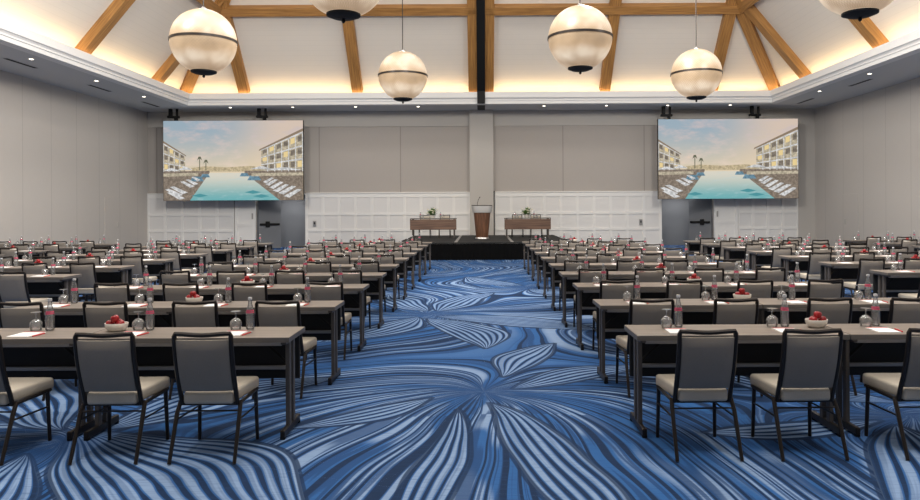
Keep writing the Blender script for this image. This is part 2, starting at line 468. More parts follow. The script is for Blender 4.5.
def recess(n, x0, x1, hinge):
    d = 1.9
    mb = MB()
    mb.box2((x0 - .1, WY + d, 0), (x1 + .1, WY + d + .1, DH + .1))
    mb.box2((x0 - .1, WY + .15, 0), (x0, WY + d, DH + .1)).box2((x1, WY + .15, 0), (x1 + .1, WY + d, DH + .1))
    mb.box2((x0 - .1, WY + .15, DH), (x1 + .1, WY + d, DH + .1))
    struct(mb.build('wall_recess' if n == 1 else 'wall_alcove', M['recess']))
    area('recess_fill', ((x0 + x1) / 2, WY + 1.0, DH - .03), (0, 0, 0), 1.0, .5, 26, (1, .98, .96))  # added fill light, no fitting seen there; lifts the dark recess
    # white casing round the opening
    mb = MB()
    mb.box2((x0 - .05, WY - .09, 0), (x0, WY, DH)).box2((x1, WY - .09, 0), (x1 + .05, WY, DH)).box2((x0 - .05, WY - .09, DH), (x1 + .05, WY, DH + .04))
    struct(mb.build('trim_%d' % (6 + n), M['wains']))
    # open grey leaf swung into the recess, black panic bar across it
    hx = x0 + .03 if hinge < 0 else x1 - .03
    sgn = 1 if hinge < 0 else -1
    leaf = struct(MB().box2((0, -.025, .02), (sgn * .98, .025, DH - .04), .004).build('door_%d' % n, M['recess']))
    leaf.location = (hx, WY + .2, 0); leaf.rotation_euler.z = sgn * math.radians(38)
    bar = MB().box2((sgn * .04, -.10, 1.0), (sgn * .90, -.06, 1.09), .008)
    bar.box2((sgn * .30, -.12, .93), (sgn * .46, -.025, 1.17), .01).box2((sgn * .80, -.1, 1.0), (sgn * .86, -.025, 1.09))
    bar.build('panic_bar', M['black'], leaf)
    # closed white leaf beside it, with a small plate
    a, b_ = (x0 - .86, x0 - .05) if hinge < 0 else (x1 + .05, x1 + .98)
    mb = MB().box2((a, WY - .05, 0), (b_, WY, 2.3))
    mb.box2((a, WY - .08, 0), (a + .12, WY - .05, 2.3)).box2((b_ - .12, WY - .08, 0), (b_, WY - .05, 2.3)).box2((a + .12, WY - .08, 2.15), (b_ - .12, WY - .05, 2.3))
    mb.box2((a + .12, WY - .08, 0), (b_ - .12, WY - .05, .14)).box2((a + .12, WY - .08, .98), (b_ - .12, WY - .05, 1.1))
    leaf2 = struct(mb.build('door_%d' % (n + 2), M['wains']))
    hxp = b_ - .07 if hinge < 0 else a + .07
    MB().box2((hxp - .03, WY - .11, 1.28), (hxp + .03, WY - .08, 1.52), .006).build('door_handle', M['steel'], leaf2)
recess(1, DL[0], DL[1], -1)
recess(2, DR[0], DR[1], 1)
# pass doors in the operable walls
for n, xx, sgn in ((5, XL, 1), (6, XR, -1)):
    d = struct(MB().box2((xx, 25.9, 0), (xx + sgn * .015, 27.05, 2.15), .004).build('door_%d' % n, M['side_wall']))
    MB().box2((xx + sgn * .015, 26.75, 1.0), (xx + sgn * .04, 26.87, 1.2), .005).build('door_handle', M['band'], d)
# soffit
mb = MB()
mb.box2((XL, YB, SH), (IL, WY, SH + .1)).box2((IR, YB, SH), (XR, WY, SH + .1)).box2((IL, IY, SH), (IR, WY, SH + .1))
struct(mb.build('ceiling_soffit', M['soffit']))
# stepped crown round the tray: profile (offset outward from inner edge, height)
prof = [(-.012, SH - .02), (-.012, SH + .09), (-.04, SH + .10), (-.04, SH + .15), (-.07, SH + .19), (-.11, SH + .21), (-.11, LH), (-.04, LH), (.02, SH + .30), (.30, SH + .30), (.30, SH - .02)]
bm = bmesh.new(); rows = []
for (o_, z) in prof:
    rows.append([bm.verts.new(p) for p in ((IL - o_, YB, z), (IL - o_, IY + o_, z), (IR + o_, IY + o_, z), (IR + o_, YB, z))])
for i in range(len(rows)):
    A, B = rows[i], rows[(i + 1) % len(rows)]
    for k in range(3): bm.faces.new((A[k], A[k + 1], B[k + 1], B[k]))
mb = MB(); mb.bm.free(); mb.bm = bm
struct(mb.build('trim_9', M['crown']))
# hipped plank ceiling: height over the lip line at inward offset t
SL = 1.2; T0, T1 = -.78, 4.6
def hz(t): return LH + .05 + SL * (t + .45)
bm = bmesh.new()
A = [bm.verts.new(p) for p in ((IL + T0, YB, hz(T0)), (IL + T0, IY - T0, hz(T0)), (IR - T0, IY - T0, hz(T0)), (IR - T0, YB, hz(T0)))]
B = [bm.verts.new(p) for p in ((IL + T1, YB, hz(T1)), (IL + T1, IY - T1, hz(T1)), (IR - T1, IY - T1, hz(T1)), (IR - T1, YB, hz(T1)))]
for k in range(3): bm.faces.new((A[k], A[k + 1], B[k + 1], B[k]))
bm.faces.new(B)
mb = MB(); mb.bm.free(); mb.bm = bm
struct(mb.build('ceiling', M['slope']))

def beam(name, p0, p1, width, depth, normal, m):
    """timber from p0 to p1 (points on the plank face), standing off along normal"""
    p0, p1, n = Vector(p0), Vector(p1), Vector(normal).normalized()
    d = (p1 - p0); L = d.length; xa = d / L; ya = n.cross(xa).normalized(); za = xa.cross(ya)
    o = MB().box((L / 2, 0, depth / 2 - .04), (L, width, depth), .012, 1).build(name, m)
    mw = Matrix((xa, ya, za)).transposed().to_4x4(); mw.translation = p0
    o.matrix_world = mw
    return struct(o)
nb = (0, -SL, -1); nl = (SL, 0, -1); nr = (-SL, 0, -1)
def back_pt(x, t): return (x, IY - t, hz(t))
TP = 1.81
for x in (-9.3, -4.86, 4.84, 9.05):
    t1 = min(T1, min(x - IL, IR - x))
    beam('ceiling_beam', back_pt(x, -.35), back_pt(x, t1), .40, .30, nb, M['beam'])
for x in (-.33, .31):
    beam('ceiling_beam', back_pt(x, -.35), back_pt(x, T1), .34, .34, nb, M['beam'])
for yv in (25.15, 20.45, 15.7, 11.0):
    t1 = min(T1, IY - yv)
    beam('ceiling_beam', (IL - .35, yv, hz(-.35)), (IL + t1, yv, hz(t1)), .42, .30, nl, M['beam'])
    beam('ceiling_beam', (IR + .35, yv - .25, hz(-.35)), (IR - t1, yv - .25, hz(t1)), .42, .30, nr, M['beam'])
beam('ceiling_beam', (IL - .35, IY + .35, hz(-.35)), (IL + T1, IY - T1, hz(T1)), .42, .34, (SL, -SL, -1.4), M['beam'])
beam('ceiling_beam', (IR + .35, IY + .35, hz(-.35)), (IR - T1, IY - T1, hz(T1)), .42, .34, (-SL, -SL, -1.4), M['beam'])
beam('ceiling_beam', (IL + TP, IY - TP, hz(TP)), (IR - TP, IY - TP, hz(TP)), .32, .34, nb, M['beam'])
beam('ceiling_beam', (IL + TP, YB, hz(TP)), (IL + TP, IY - TP, hz(TP)), .32, .34, nl, M['beam'])
beam('ceiling_beam', (IR - TP, YB, hz(TP)), (IR - TP, IY - TP, hz(TP)), .32, .34, nr, M['beam'])
# black partition track: along the soffit, over the crown, up between the twin rafters
tx0, tx1 = -.165, .145
pts = [(WY - .3, SH - .01), (IY - .16, SH - .01), (IY - .16, LH + .02), (IY - T1, hz(T1) - .50), (IY - T1, hz(T1) + .02), (IY + .1, LH + .45), (IY + .1, SH + .02), (WY - .3, SH + .02)]
struct(MB().prism([(tx0, y, z) for y, z in pts], (tx1 - tx0, 0, 0)).build('ceiling_track', M['black']))
# warm strip lights lying in the cove behind the crown
WARM = (1.0, 0.70, 0.36)
cz = SH + .36
area('cove_strip', ((IL + IR) / 2, IY + .12, cz), (math.radians(180 - 20), 0, 0), IR - IL, .08, 110, WARM)
for xx, sg in ((IL - .12, 1), (IR + .12, -1)):
    area('cove_strip', (xx, (YB + IY) / 2, cz), (0, math.radians(180 - 20 * sg), 0), .08, IY - YB, 140, WARM)

# ------------------------------------------------------------------ words for labels
ORD = ['first', 'second', 'third', 'fourth', 'fifth', 'sixth', 'seventh', 'eighth', 'ninth', 'tenth', 'eleventh', 'twelfth']
def px_of(x, y): return VX + F * x / y

# ------------------------------------------------------------------ recessed downlights and slot diffusers
def make_downlight():
    t = empty('recessed_downlight')
    MB().lathe([(.055, 0), (.085, -.004), (.09, 0), (.085, .004)], 20).build('trim_ring', M['crown'], t, True)
    MB().lathe([(.0, .001), (.06, .001)], 20).build('lens', M['lens'], t)
    return t
dl = make_downlight()
for i, x in enumerate((-10.05, -7.55, -5.04, -2.53, 2.5, 5.0, 7.45, 9.95)):
    place(dl, (x, 28.0, SH - .004), 0, 'small recessed downlight over the end wall, %s from the photo\'s left' % ORD[i], 'ceiling light', 'downlights in the soffit')
for side, x in (('left', -12.15), ('right', 11.98)):
    for i, y in enumerate((25.2, 22.1, 18.9, 15.7) if side == 'left' else (24.8, 21.6, 18.4, 15.2)):
        if abs(px_of(x, y) - 460) > 470: continue
        place(dl, (x, y, SH - .004), 0, 'small recessed downlight above the %s wall, %s from the far end' % (side, ORD[i]), 'ceiling light', 'downlights in the soffit')
def make_vent():
    t = empty('slot_diffuser')
    MB().box((0, 0, 0), (.17, 1.36, .012), .003, 1).build('frame', M['soffit'], t)
    MB().box((0, 0, -.005), (.12, 1.3, .006)).build('slot', M['black'], t)
    return t
vent = make_vent()
for side, x, ys in (('left', -12.75, (27.0, 23.4, 19.4)), ('right', 12.5, (27.0, 23.1))):
    for i, y in enumerate(ys):
        place(vent, (x, y, SH - .005), 0, 'narrow black air slot above the %s wall, %s from the far end' % (side, ORD[i]), 'vent', 'air slots in the soffit')

# ------------------------------------------------------------------ pendant globes
def make_pendant():
    t = empty('pendant_lamp')
    R = .6
    prof = [(R * math.sin(a), R * math.cos(a)) for a in [PI * k / 32 for k in range(2, 29)]]
    MB().lathe(prof, 48).build('glass_globe', M['globe'], t, True)
    MB().lathe([(R * 1.0, -.022), (R * 1.022, -.022), (R * 1.022, .022), (R * 1.0, .022)], 48).build('band', M['bronze'], t, True)
    r0 = R * math.sin(PI * 28 / 32); z0 = R * math.cos(PI * 28 / 32)
    cap = MB().lathe([(0, z0 - .005), (r0 * 1.02, z0 - .005), (r0 * 1.02, z0 - .03), (r0 * .7, z0 - .06), (.03, z0 - .075), (0, z0 - .075)], 32).build('bottom_cap', M['black'], t, True)
    MB().lathe([(0, z0 - .07), (.02, z0 - .08), (.028, z0 - .11), (.012, z0 - .13), (0, z0 - .135)], 12).build('finial', M['black'], cap, True)
    r1 = R * math.sin(PI * 2 / 32); z1 = R * math.cos(PI * 2 / 32)
    MB().lathe([(0, z1 + .06), (.03, z1 + .06), (.05, z1 + .02), (r1 * 1.05, z1 + .004), (r1 * 1.05, z1 - .01), (0, z1 - .01)], 24).build('top_cap', M['steel'], t, True)
    MB().tube([(0, 0, z1 + .05), (0, 0, 7.4)], .012, 6).build('suspension_rod', M['bronze'], t)
    return t
pend = make_pendant()
PEND = [(403.5, 75.5, 17.3, 'round ribbed glass pendant lamp with dark band, left of the black ceiling track'),
        (697, 75, 17.0, 'round ribbed glass pendant lamp hanging above the screen on the right'),
        (204.5, 40, 13.2, 'large round glass pendant lamp hanging above the screen on the left'),
        (581, 38.5, 13.2, 'large round glass pendant lamp just right of the black ceiling track'),
        (344.5, -27, 9.7, 'round glass pendant lamp cut by the photo\'s top edge, left of center'),
        (861, -26, 9.7, 'round glass pendant lamp cut by the top edge in the right corner')]
for (px, py, Y, lb) in PEND:
    p = place(pend, ((px - VX) * Y / F, Y, CH + (VY - py) * Y / F), 0, lb, 'pendant lamp', 'globe pendant lamps')

# ------------------------------------------------------------------ chair
def rounded_slab(sx, sy, sz, bev, seg=3):
    mb = MB(); mb.box((0, 0, 0), (sx, sy, sz), bev, seg); return mb
def lean(z):
    """y of the back at height z"""
    t = (z - .40) / .445
    return -.112 - .115 * t - .02 * math.sin(PI * max(0, min(1, t)))
def make_chair():
    t = empty('banquet_chair')
    mb = MB().box((0, .088, .402), (.41, .455, .085), .022, 3)
    for v in mb.bm.verts:
        if v.co.z > .42: v.co.z += .016 * (1 - (v.co.x / .21) ** 2) * (1 - ((v.co.y - .1) / .22) ** 2)
    for v in mb.bm.verts:
        if v.co.y < -.08: v.co.x *= .80
    mb.build('seat', M['seat'], t, True, angle=60)
    # back pad following the lean of the frame
    bm = bmesh.new(); mb = MB(); mb.bm.free(); mb.bm = bm
    nz, nx = 10, 8; z0, z1 = .452, .805
    def pt(u, v, s):
        z = z0 + (z1 - z0) * v; x = (-.5 + u) * (.338 + .006 * v)
        e = min(1, min(u, 1 - u) / .06, min(v, 1 - v) / .05); th = .010 + .014 * math.sqrt(max(0, e))
        return (x, lean(z) + s * th - .012 * (1 - (2 * u - 1) ** 2), z)
    Fv = [[bm.verts.new(pt(i / nx, j / nz, 1)) for i in range(nx + 1)] for j in range(nz + 1)]
    Bv = [[bm.verts.new(pt(i / nx, j / nz, -1)) for i in range(nx + 1)] for j in range(nz + 1)]
    for j in range(nz):
        for i in range(nx):
            bm.faces.new((Fv[j][i], Fv[j][i + 1], Fv[j + 1][i + 1], Fv[j + 1][i]))
            bm.faces.new((Bv[j][i], Bv[j + 1][i], Bv[j + 1][i + 1], Bv[j][i + 1]))
    for j in range(nz):
        bm.faces.new((Fv[j][0], Fv[j + 1][0], Bv[j + 1][0], Bv[j][0])); bm.faces.new((Fv[j][nx], Bv[j][nx], Bv[j + 1][nx], Fv[j + 1][nx]))
    for i in range(nx):
        bm.faces.new((Fv[0][i], Bv[0][i], Bv[0][i + 1], Fv[0][i + 1])); bm.faces.new((Fv[nz][i], Fv[nz][i + 1], Bv[nz][i + 1], Bv[nz][i]))
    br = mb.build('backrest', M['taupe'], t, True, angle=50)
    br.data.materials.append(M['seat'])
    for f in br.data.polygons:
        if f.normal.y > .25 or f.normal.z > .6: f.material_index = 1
    # frame hoop: two stiles and a dipped top rail
    pts = []
    for k in range(7):
        z = .355 + (.83 - .355) * k / 6; pts.append((-.184, lean(z), z))
    for k in range(9):
        x = -.178 + .356 * k / 8; pts.append((x, lean(.842), .846 - .010 * math.cos(PI * x / .37) ** 2))
    for k in range(7):
        z = .83 - (.83 - .355) * k / 6; pts.append((.184, lean(z), z))
    MB().tube(pts, .0155, 8).build('back_frame', M['bronze'], t, True)
    for sx in (-1, 1):
        MB().tube([(sx * .2, -.085, .372), (sx * .207, -.13, .30), (sx * .211, -.25, .005)], [.0145, .0145, .012], 8).build('leg', M['bronze'], t, True)
        MB().tube([(sx * .2, .235, .372), (sx * .207, .25, .003)], [.0145, .012], 8).build('leg', M['bronze'], t, True)
        MB().tube([(sx * .207, -.15, .262), (sx * .206, .243, .25)], .007, 6).build('side_stretcher', M['bronze'], t, True)
    mb = MB()
    for sx in (-1, 1): mb.tube([(sx * .2, -.10, .362), (sx * .2, .27, .362)], .013, 8)
    for yy in (-.10, .25): mb.tube([(-.2, yy, .356), (.2, yy, .356)], .011, 8)
    mb.build('seat_frame', M['bronze'], t, True)
    MB().tube([(-.207, -.125, .315), (.207, -.125, .315)], .006, 6).build('rear_stretcher', M['bronze'], t, True)
    return t
# ------------------------------------------------------------------ training table (1.53 x 0.46)
TL, TD, TH = 1.52, .46, .74
def make_table():
    t = empty('seminar_table')
    MB().box((0, 0, TH - .016), (TL - .004, TD - .004, .032), .003, 1).build('tabletop', M['laminate'], t)
    mb = MB()
    mb.box2((-TL / 2, -TD / 2, TH - .038), (TL / 2, -TD / 2 + .012, TH - .004)).box2((-TL / 2, TD / 2 - .012, TH - .038), (TL / 2, TD / 2, TH - .004))
    mb.box2((-TL / 2, -TD / 2 + .012, TH - .038), (-TL / 2 + .012, TD / 2 - .012, TH - .004)).box2((TL / 2 - .012, -TD / 2 + .012, TH - .038), (TL / 2, TD / 2 - .012, TH - .004))
    mb.build('edge_band', M['table_edge'], t)
    MB().box((0, .185, .515), (TL - .06, .03, .33), .008, 2).build('modesty_panel', M['mesh_black'], t)
    MB().box((0, -.12, TH - .062), (TL - .16, .03, .036), .004, 1).build('rail', M['rail'], t)
    MB().box((0, .15, .44), (TL - .16, .02, .03), .004, 1).build('rail', M['rail'], t)
    for s in (-1, 1):
        xx = s * (TL / 2 - .055)
        mb = MB()
        for yy in (-.05, .055): mb.box((xx, yy, .385), (.032, .05, .65), .006, 2)
        mb.box((xx, 0, TH - .05), (.04, .36, .03), .004, 1)
        leg = mb.build('leg', M['table_metal'], t)
        MB().box((xx, 0, .04), (.034, TD - .02, .055), .008, 2).build('foot', M['bronze'], leg)
        MB().box((xx, -.2, .012), (.036, .03, .024), .004, 1).box((xx, .2, .012), (.036, .03, .024), .004, 1).build('glide', M['black'], leg)
        MB().tube([(xx - s * .02, .01, .50), (xx - s * .22, .02, TH - .06)], .011, 8).build('brace', M['black'], leg)
    return t
# ------------------------------------------------------------------ tabletop things
def make_bottle():
    t = empty('water_bottle')
    body = [(0, .002), (.027, .002), (.0315, .008), (.0315, .10), (.029, .135), (.020, .175), (.0145, .20), (.013, .222), (.014, .226), (.014, .23), (0, .23)]
    MB().lathe(body, 16).build('glass_body', M['bottle'], t, True)
    MB().lathe([(.0302, .126), (.0306, .126), (.0262, .149), (.0258, .149)], 16).build('label_band', M['pink'], t, True)
    MB().lathe([(0, .245), (.014, .245), (.0155, .242), (.0155, .226), (.0, .226)], 14).build('cap', M['cap'], t, True)
    return t
def make_glass():
    t = empty('stemmed_glass')
    bowl = [(.036, 0), (.042, .02), (.0445, .045), (.040, .066), (.024, .083), (.008, .09), (0, .091)]
    MB().lathe(bowl, 20).build('bowl', M['goblet'], t, True)
    MB().lathe([(.006, .09), (.0042, .10), (.0042, .125), (.008, .134), (.0, .1345)], 12).build('stem', M['goblet'], t, True)
    MB().lathe([(.0, .1345), (.012, .135), (.037, .1395), (.037, .1415), (.0, .142)], 20).build('base_disc', M['goblet'], t, True)
    return t
def make_pad():
    t = empty('notepad')
    MB().box((0, 0, .003), (.155, .205, .006)).build('paper', M['paper'], t)
    MB().box((.0, .088, .0063), (.155, .018, .0008)).build('red_heading', M['red'], t)
    return t
def make_pen():
    t = empty('pen')
    MB().tube([(0, -.068, .0045), (0, .055, .0045)], .0045, 8).build('barrel', M['red'], t, True)
    MB().tube([(0, .055, .0045), (0, .063, .0045), (0, .074, .0045)], [.0042, .003, .001], 8).build('tip', M['cap'], t, True)
    return t
def make_bowl():
    t = empty('fruit_bowl')
    MB().lathe([(0, .003), (.045, .001), (.062, .005), (.075, .018), (.083, .040), (.086, .058), (.0845, .061), (.0815, .058), (.078, .040), (.070, .020), (.055, .010), (0, .008)], 32, 1.0, .82).build('dish', M['ceramic'], t, True)
    return t
def make_apple():
    t = empty('apple')
    prof = [(0, -.022), (.007, -.025), (.016, -.025), (.025, -.016), (.030, 0), (.0295, .011), (.0235, .0225), (.013, .026), (.0055, .0235), (0, .018)]
    MB().lathe(prof, 18).build('flesh', M['apple'], t, True, angle=80)
    MB().tube([(0, 0, .017), (.002, .0, .026), (.004, .001, .033)], [.0016, .0014, .002], 6).build('stem', M['stem'], t)
    return t
chair, table, bottle, glass, pad, pen, bowl, apple = make_chair(), make_table(), make_bottle(), make_glass(), make_pad(), make_pen(), make_bowl(), make_apple()

# ------------------------------------------------------------------ the seating blocks
Y1, PITCH, TW = 5.235, 1.559, 1.53
BLOCKS = [('inner left block', -1.38, -1, 0, 9), ('inner right block', 1.10, 1, 0, 9),
          ('outer left block', -5.80, -1, 1, 9), ('outer right block', 5.60, 1, 1, 9),
          ('left wall block', -10.1, -1, 4, 9), ('right wall block', 10.04, 1, 4, 9)]
FIX = {(0, 0): [-1.83, -2.475, -3.33], (1, 0): [1.465, 2.15, 2.965]}       # measured chairs of the nearest row
def seen(x, y, half): return -half * F / y - 4 < px_of(x, y) < 924 + half * F / y
def J(a): return random.uniform(-a, a)
for bi, (bname, x0, sg, r0, r1) in enumerate(BLOCKS):
    for r in range(r0, r1 + 1):
        yc = Y1 + PITCH * r; row = ORD[r] + ' row'
        for k in range(2):
            tx = x0 + sg * (TW * (k + .5))
            if seen(tx, yc, TW / 2):
                place(table, (tx, yc, 0), 0, 'grey-brown seminar table, %s table from inner end, %s, %s from photo bottom' % (ORD[k], bname, row), 'table', 'rows of seminar tables')
        for k in range(4):
            sx = x0 + sg * (.3825 + .765 * k)
            cx = sx + J(.035); cy = yc - .445 + J(.02)
            if r == 0 and (bi, 0) in FIX and k < 3: cx = FIX[(bi, 0)][k]; cy = yc - .445
            where = '%s place from inner end, %s, %s' % (ORD[k], bname, row)
            if seen(cx, cy, .22):
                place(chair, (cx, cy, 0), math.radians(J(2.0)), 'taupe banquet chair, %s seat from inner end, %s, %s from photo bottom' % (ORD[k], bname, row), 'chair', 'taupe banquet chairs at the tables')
            bx = sx + .02 + J(.04)
            if seen(bx, yc, .12):
                place(bottle, (bx, yc + .115 + J(.015), TH), J(PI), 'clear water bottle with pink band, ' + where, 'bottle', 'water bottles on the tables')
                place(glass, (bx - .095 + J(.01), yc + .10 + J(.015), TH), J(PI), 'clear stemmed glass turned upside down, ' + where, 'glass', 'upturned glasses on the tables')
                if r < 8:
                    pdx = bx - .06; pa = math.radians(J(4))
                    place(pad, (pdx, yc - .075, TH), pa, 'white notepad with red heading, ' + where, 'notepad', 'notepads on the tables')
                    if r < 4:
                        place(pen, (pdx + .105, yc - .09, TH), math.radians(-6 + J(6)), 'red pen beside notepad, ' + where, 'pen', 'pens beside the notepads')
        fx = x0 + sg * TW + (.12 if bi == 0 else -.1 if bi == 1 else 0) * (r == 0)
        if bi >= 4: fx = x0 + sg * .76
        fx += J(.03)
        if bi < 2 and r > 0: fx = x0 + sg * (TW - .08)
        fy = yc + .08
        if seen(fx, fy, .1):
            wb = '%s, %s from photo bottom' % (bname, row)
            ba = J(.3)
            place(bowl, (fx, fy, TH), ba, 'oval white fruit bowl holding red apples, ' + wb, 'bowl', 'fruit bowls on the tables')
            for (nm, ax, ay, az) in (('left', -.040, -.016, .056), ('right', .040, -.016, .055), ('rear', .0, .030, .056), ('topmost', -.002, -.018, .094)):
                o = place(apple, (fx + ax * math.cos(ba) - ay * math.sin(ba), fy + ax * math.sin(ba) + ay * math.cos(ba), TH + az), J(PI), '%s red apple in the white bowl, %s' % (nm, wb), 'apple', 'apples in the fruit bowls')
                o.rotation_euler = (J(.5), J(.5), J(PI))

# ------------------------------------------------------------------ stage
SX0, SX1, SY0, SY1, SZ = -2.78, 2.92, 22.65, 28.75, .58
st = empty('stage_platform', ((SX0 + SX1) / 2, SY0, 0))
tag(st, 'low black stage platform with a pleated black skirt by the end wall', 'stage')
ox, oy = (SX0 + SX1) / 2, SY0
MB().box2((SX0 - ox, 0, SZ - .05), (SX1 - ox, SY1 - oy, SZ - .004), .008).build('deck', M['deck'], st)
bm = bmesh.new(); n = 280; pathl = []
W, D = SX1 - SX0, SY1 - SY0
for k in range(n + 1):
    s = k / n * (W + 2 * D)
    if s < D: p = (-W / 2, D - s); nrm = (-1, 0)
    elif s < D + W: p = (-W / 2 + s - D, 0); nrm = (0, -1)
    else: p = (W / 2, s - D - W); nrm = (1, 0)
    a = .018 * math.sin(k * 1.7) + .008 * math.sin(k * .9)
    pathl.append((p[0] + nrm[0] * (a + .01), p[1] + nrm[1] * (a + .01)))
top = [bm.verts.new((x, y, SZ - .052)) for x, y in pathl]; bot = [bm.verts.new((x, y, .004)) for x, y in pathl]
for k in range(n): bm.faces.new((top[k], top[k + 1], bot[k + 1], bot[k]))
mb = MB(); mb.bm.free(); mb.bm = bm; mb.build('skirt', M['skirt'], st, True, angle=80)
for xx in (-.86, .98):
    MB().box2((xx - ox - .05, .02, SZ - .012), (xx - ox + .05, D - .1, SZ), .003).build('edge_strip', M['rail'], st)
# small steps at the sides of the stage are hidden behind the seating
def make_head_table():
    t = empty('head_table'); L = 1.7
    MB().box((0, 0, .725), (L, .6, .03), .004, 1).build('tabletop', M['table_edge'], t)
    MB().box((0, -.27, .505), (L, .022, .38), .004, 1).build('front_board', M['walnut_x'], t)
    for s in (-1, 1):
        for yy in (-.22, .22):
            MB().box((s * (L / 2 - .09), yy, .355), (.045, .045, .71), .006, 1).build('leg', M['table_metal'], t)
        MB().box((s * (L / 2 - .012), -.25, .705), (.024, .05, .02)).build('bracket', M['black'], t)
    return t
ht = make_head_table()
for nm, x in (('left', -1.79), ('right', 1.67)):
    place(ht, (x, 25.9, SZ), 0, 'brown-fronted table on the stage to the %s of the lectern' % nm, 'table', 'head tables on the stage')
def make_flowers():
    t = empty('flower_arrangement')
    MB().lathe([(0, 0), (.07, 0), (.10, .05), (.105, .11), (.095, .115), (.09, .06), (0, .05)], 20).build('pot', M['ceramic'], t, True)
    rnd = random.Random(3)
    bm = bmesh.new()
    for k in range(70):
        a, el = rnd.uniform(0, 2 * PI), rnd.uniform(.1, 1.45); L = rnd.uniform(.16, .34)
        d = Vector((math.cos(a) * math.cos(el), math.sin(a) * math.cos(el), math.sin(el)))
        s = d.cross(Vector((0, 0, 1))).normalized(); b0 = Vector((0, 0, .10))
        w_ = rnd.uniform(.022, .04); u = s.cross(d) * .012
        p = [b0 + d * L * .25, b0 + d * L * .65 + s * w_ + u, b0 + d * L, b0 + d * L * .65 - s * w_ + u]
        bm.faces.new([bm.verts.new(q) for q in p])
    mb = MB(); mb.bm.free(); mb.bm = bm; mb.build('foliage', M['leaf'], t)
    for k in range(9):
        a, el = rnd.uniform(0, 2 * PI), rnd.uniform(.4, 1.5); L = rnd.uniform(.2, .3)
        d = Vector((math.cos(a) * math.cos(el), math.sin(a) * math.cos(el), math.sin(el))); c = Vector((0, 0, .1)) + d * L
        MB().lathe([(0, -.02), (.025, -.012), (.042, .008), (.03, .02), (.012, .012), (0, .014)], 10).build('blossom', M['petal'], t, True, loc=c)
    return t
fl = make_flowers()
for nm, x in (('left', -1.84), ('right', 1.66)):
    place(fl, (x, 25.9, SZ + TH), 0, 'green and cream flower arrangement on the %s stage table' % nm, 'flowers', 'flower arrangements on the stage tables')
for nm, tx, xs in (('left', -1.79, (-2.17, -1.42)), ('right', 1.67, (1.34, 2.05))):
    for i, x in enumerate(xs):
        which = ('left' if i == 0 else 'right')
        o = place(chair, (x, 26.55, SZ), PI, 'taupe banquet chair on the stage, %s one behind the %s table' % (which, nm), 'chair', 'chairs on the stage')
        place(bottle, (x - .12, 25.95, SZ + TH), 0, 'clear water bottle on the %s stage table, %s of the flowers' % (nm, which), 'bottle', 'bottles on the stage tables')
        place(glass, (x - .02, 25.93, SZ + TH), 0, 'upturned clear glass on the %s stage table, %s of the flowers' % (nm, which), 'glass', 'glasses on the stage tables')
# lectern
lec = tag(empty('lectern', (0, 25.1, SZ)), 'tapered dark wood lectern with a silver top band on the stage', 'lectern')
MB().lathe([(0, .06), (.215, .06), (.22, .08), (.302, .94), (.0, .94)], 40, 1, .8, .75).build('body', M['walnut'], lec, True)
MB().lathe([(0, .94), (.335, .94), (.345, .96), (.385, 1.15), (.385, 1.17), (.36, 1.18), (0, 1.18)], 40, 1, .8, .75).build('top_band', M['silver'], lec, True)
MB().lathe([(.33, 1.18), (.372, 1.18), (.38, 1.205), (.36, 1.21), (.335, 1.188), (0, 1.188)], 40, 1, .8, .75).build('reading_top', M['table_metal'], lec, True)
MB().lathe([(0, 0), (.25, 0), (.25, .03), (.225, .062), (0, .062)], 40, 1, .8, .75).build('base', M['steel'], lec, True)
mic = MB().tube([(-.17, .0, 1.185), (-.165, 0, 1.28), (-.13, -.02, 1.40), (-.09, -.04, 1.47)], .008, 8).build('microphone', M['black'], lec, True)
MB().tube([(-.09, -.04, 1.47), (-.085, -.043, 1.477), (-.065, -.055, 1.505)], [.010, .018, .014], 10).build('microphone_head', M['black'], mic, True)

# ------------------------------------------------------------------ hanging screens showing a resort pool
def screen_sky():
    m, nt, b = mat('screen_sky'); g = G(nt)
    x, y, z, P = g.xyz('Object')
    n = g.noise(g.vec(g.m('MULTIPLY', x, .7), 0.0, g.m('MULTIPLY', z, 1.9)), 1.3, 5.0, .6)
    v = g.smooth(z, .3, 3.1)
    warm = g.smooth(x, -1.0, 2.2)
    c = g.mix(v, s2l((250, 226, 184)), g.mix(warm, s2l((164, 184, 198)), s2l((226, 206, 190))))
    c = g.mix(g.m('MULTIPLY', g.smooth(n, .45, .66), .75), c, g.mix(v, s2l((255, 232, 205)), s2l((214, 200, 200))))
    c = g.mix(g.m('MULTIPLY', g.smooth(n, .62, .74), .6), c, s2l((255, 226, 190)))
    b.inputs['Base Color'].default_value = (0, 0, 0, 1); b.inputs['Specular IOR Level'].default_value = .1
    nt.links.new(c, b.inputs['Emission Color']); b.inputs['Emission Strength'].default_value = .85
    return m
def screen_pool():
    m, nt, b = mat('screen_pool'); g = G(nt)
    x, y, z, P = g.xyz('Object')
    v = g.smooth(z, .0, 1.15)
    n = g.noise(g.vec(g.m('MULTIPLY', x, 1.0), 0.0, g.m('MULTIPLY', z, 5.0)), 2.0, 3.0)
    c = g.mix(v, s2l((118, 186, 190)), s2l((232, 226, 210)))
    c = g.mix(g.m('MULTIPLY', g.smooth(n, .5, .7), .35), c, s2l((196, 220, 222)))
    b.inputs['Base Color'].default_value = (0, 0, 0, 1); b.inputs['Specular IOR Level'].default_value = .1
    nt.links.new(c, b.inputs['Emission Color']); b.inputs['Emission Strength'].default_value = .85
    return m
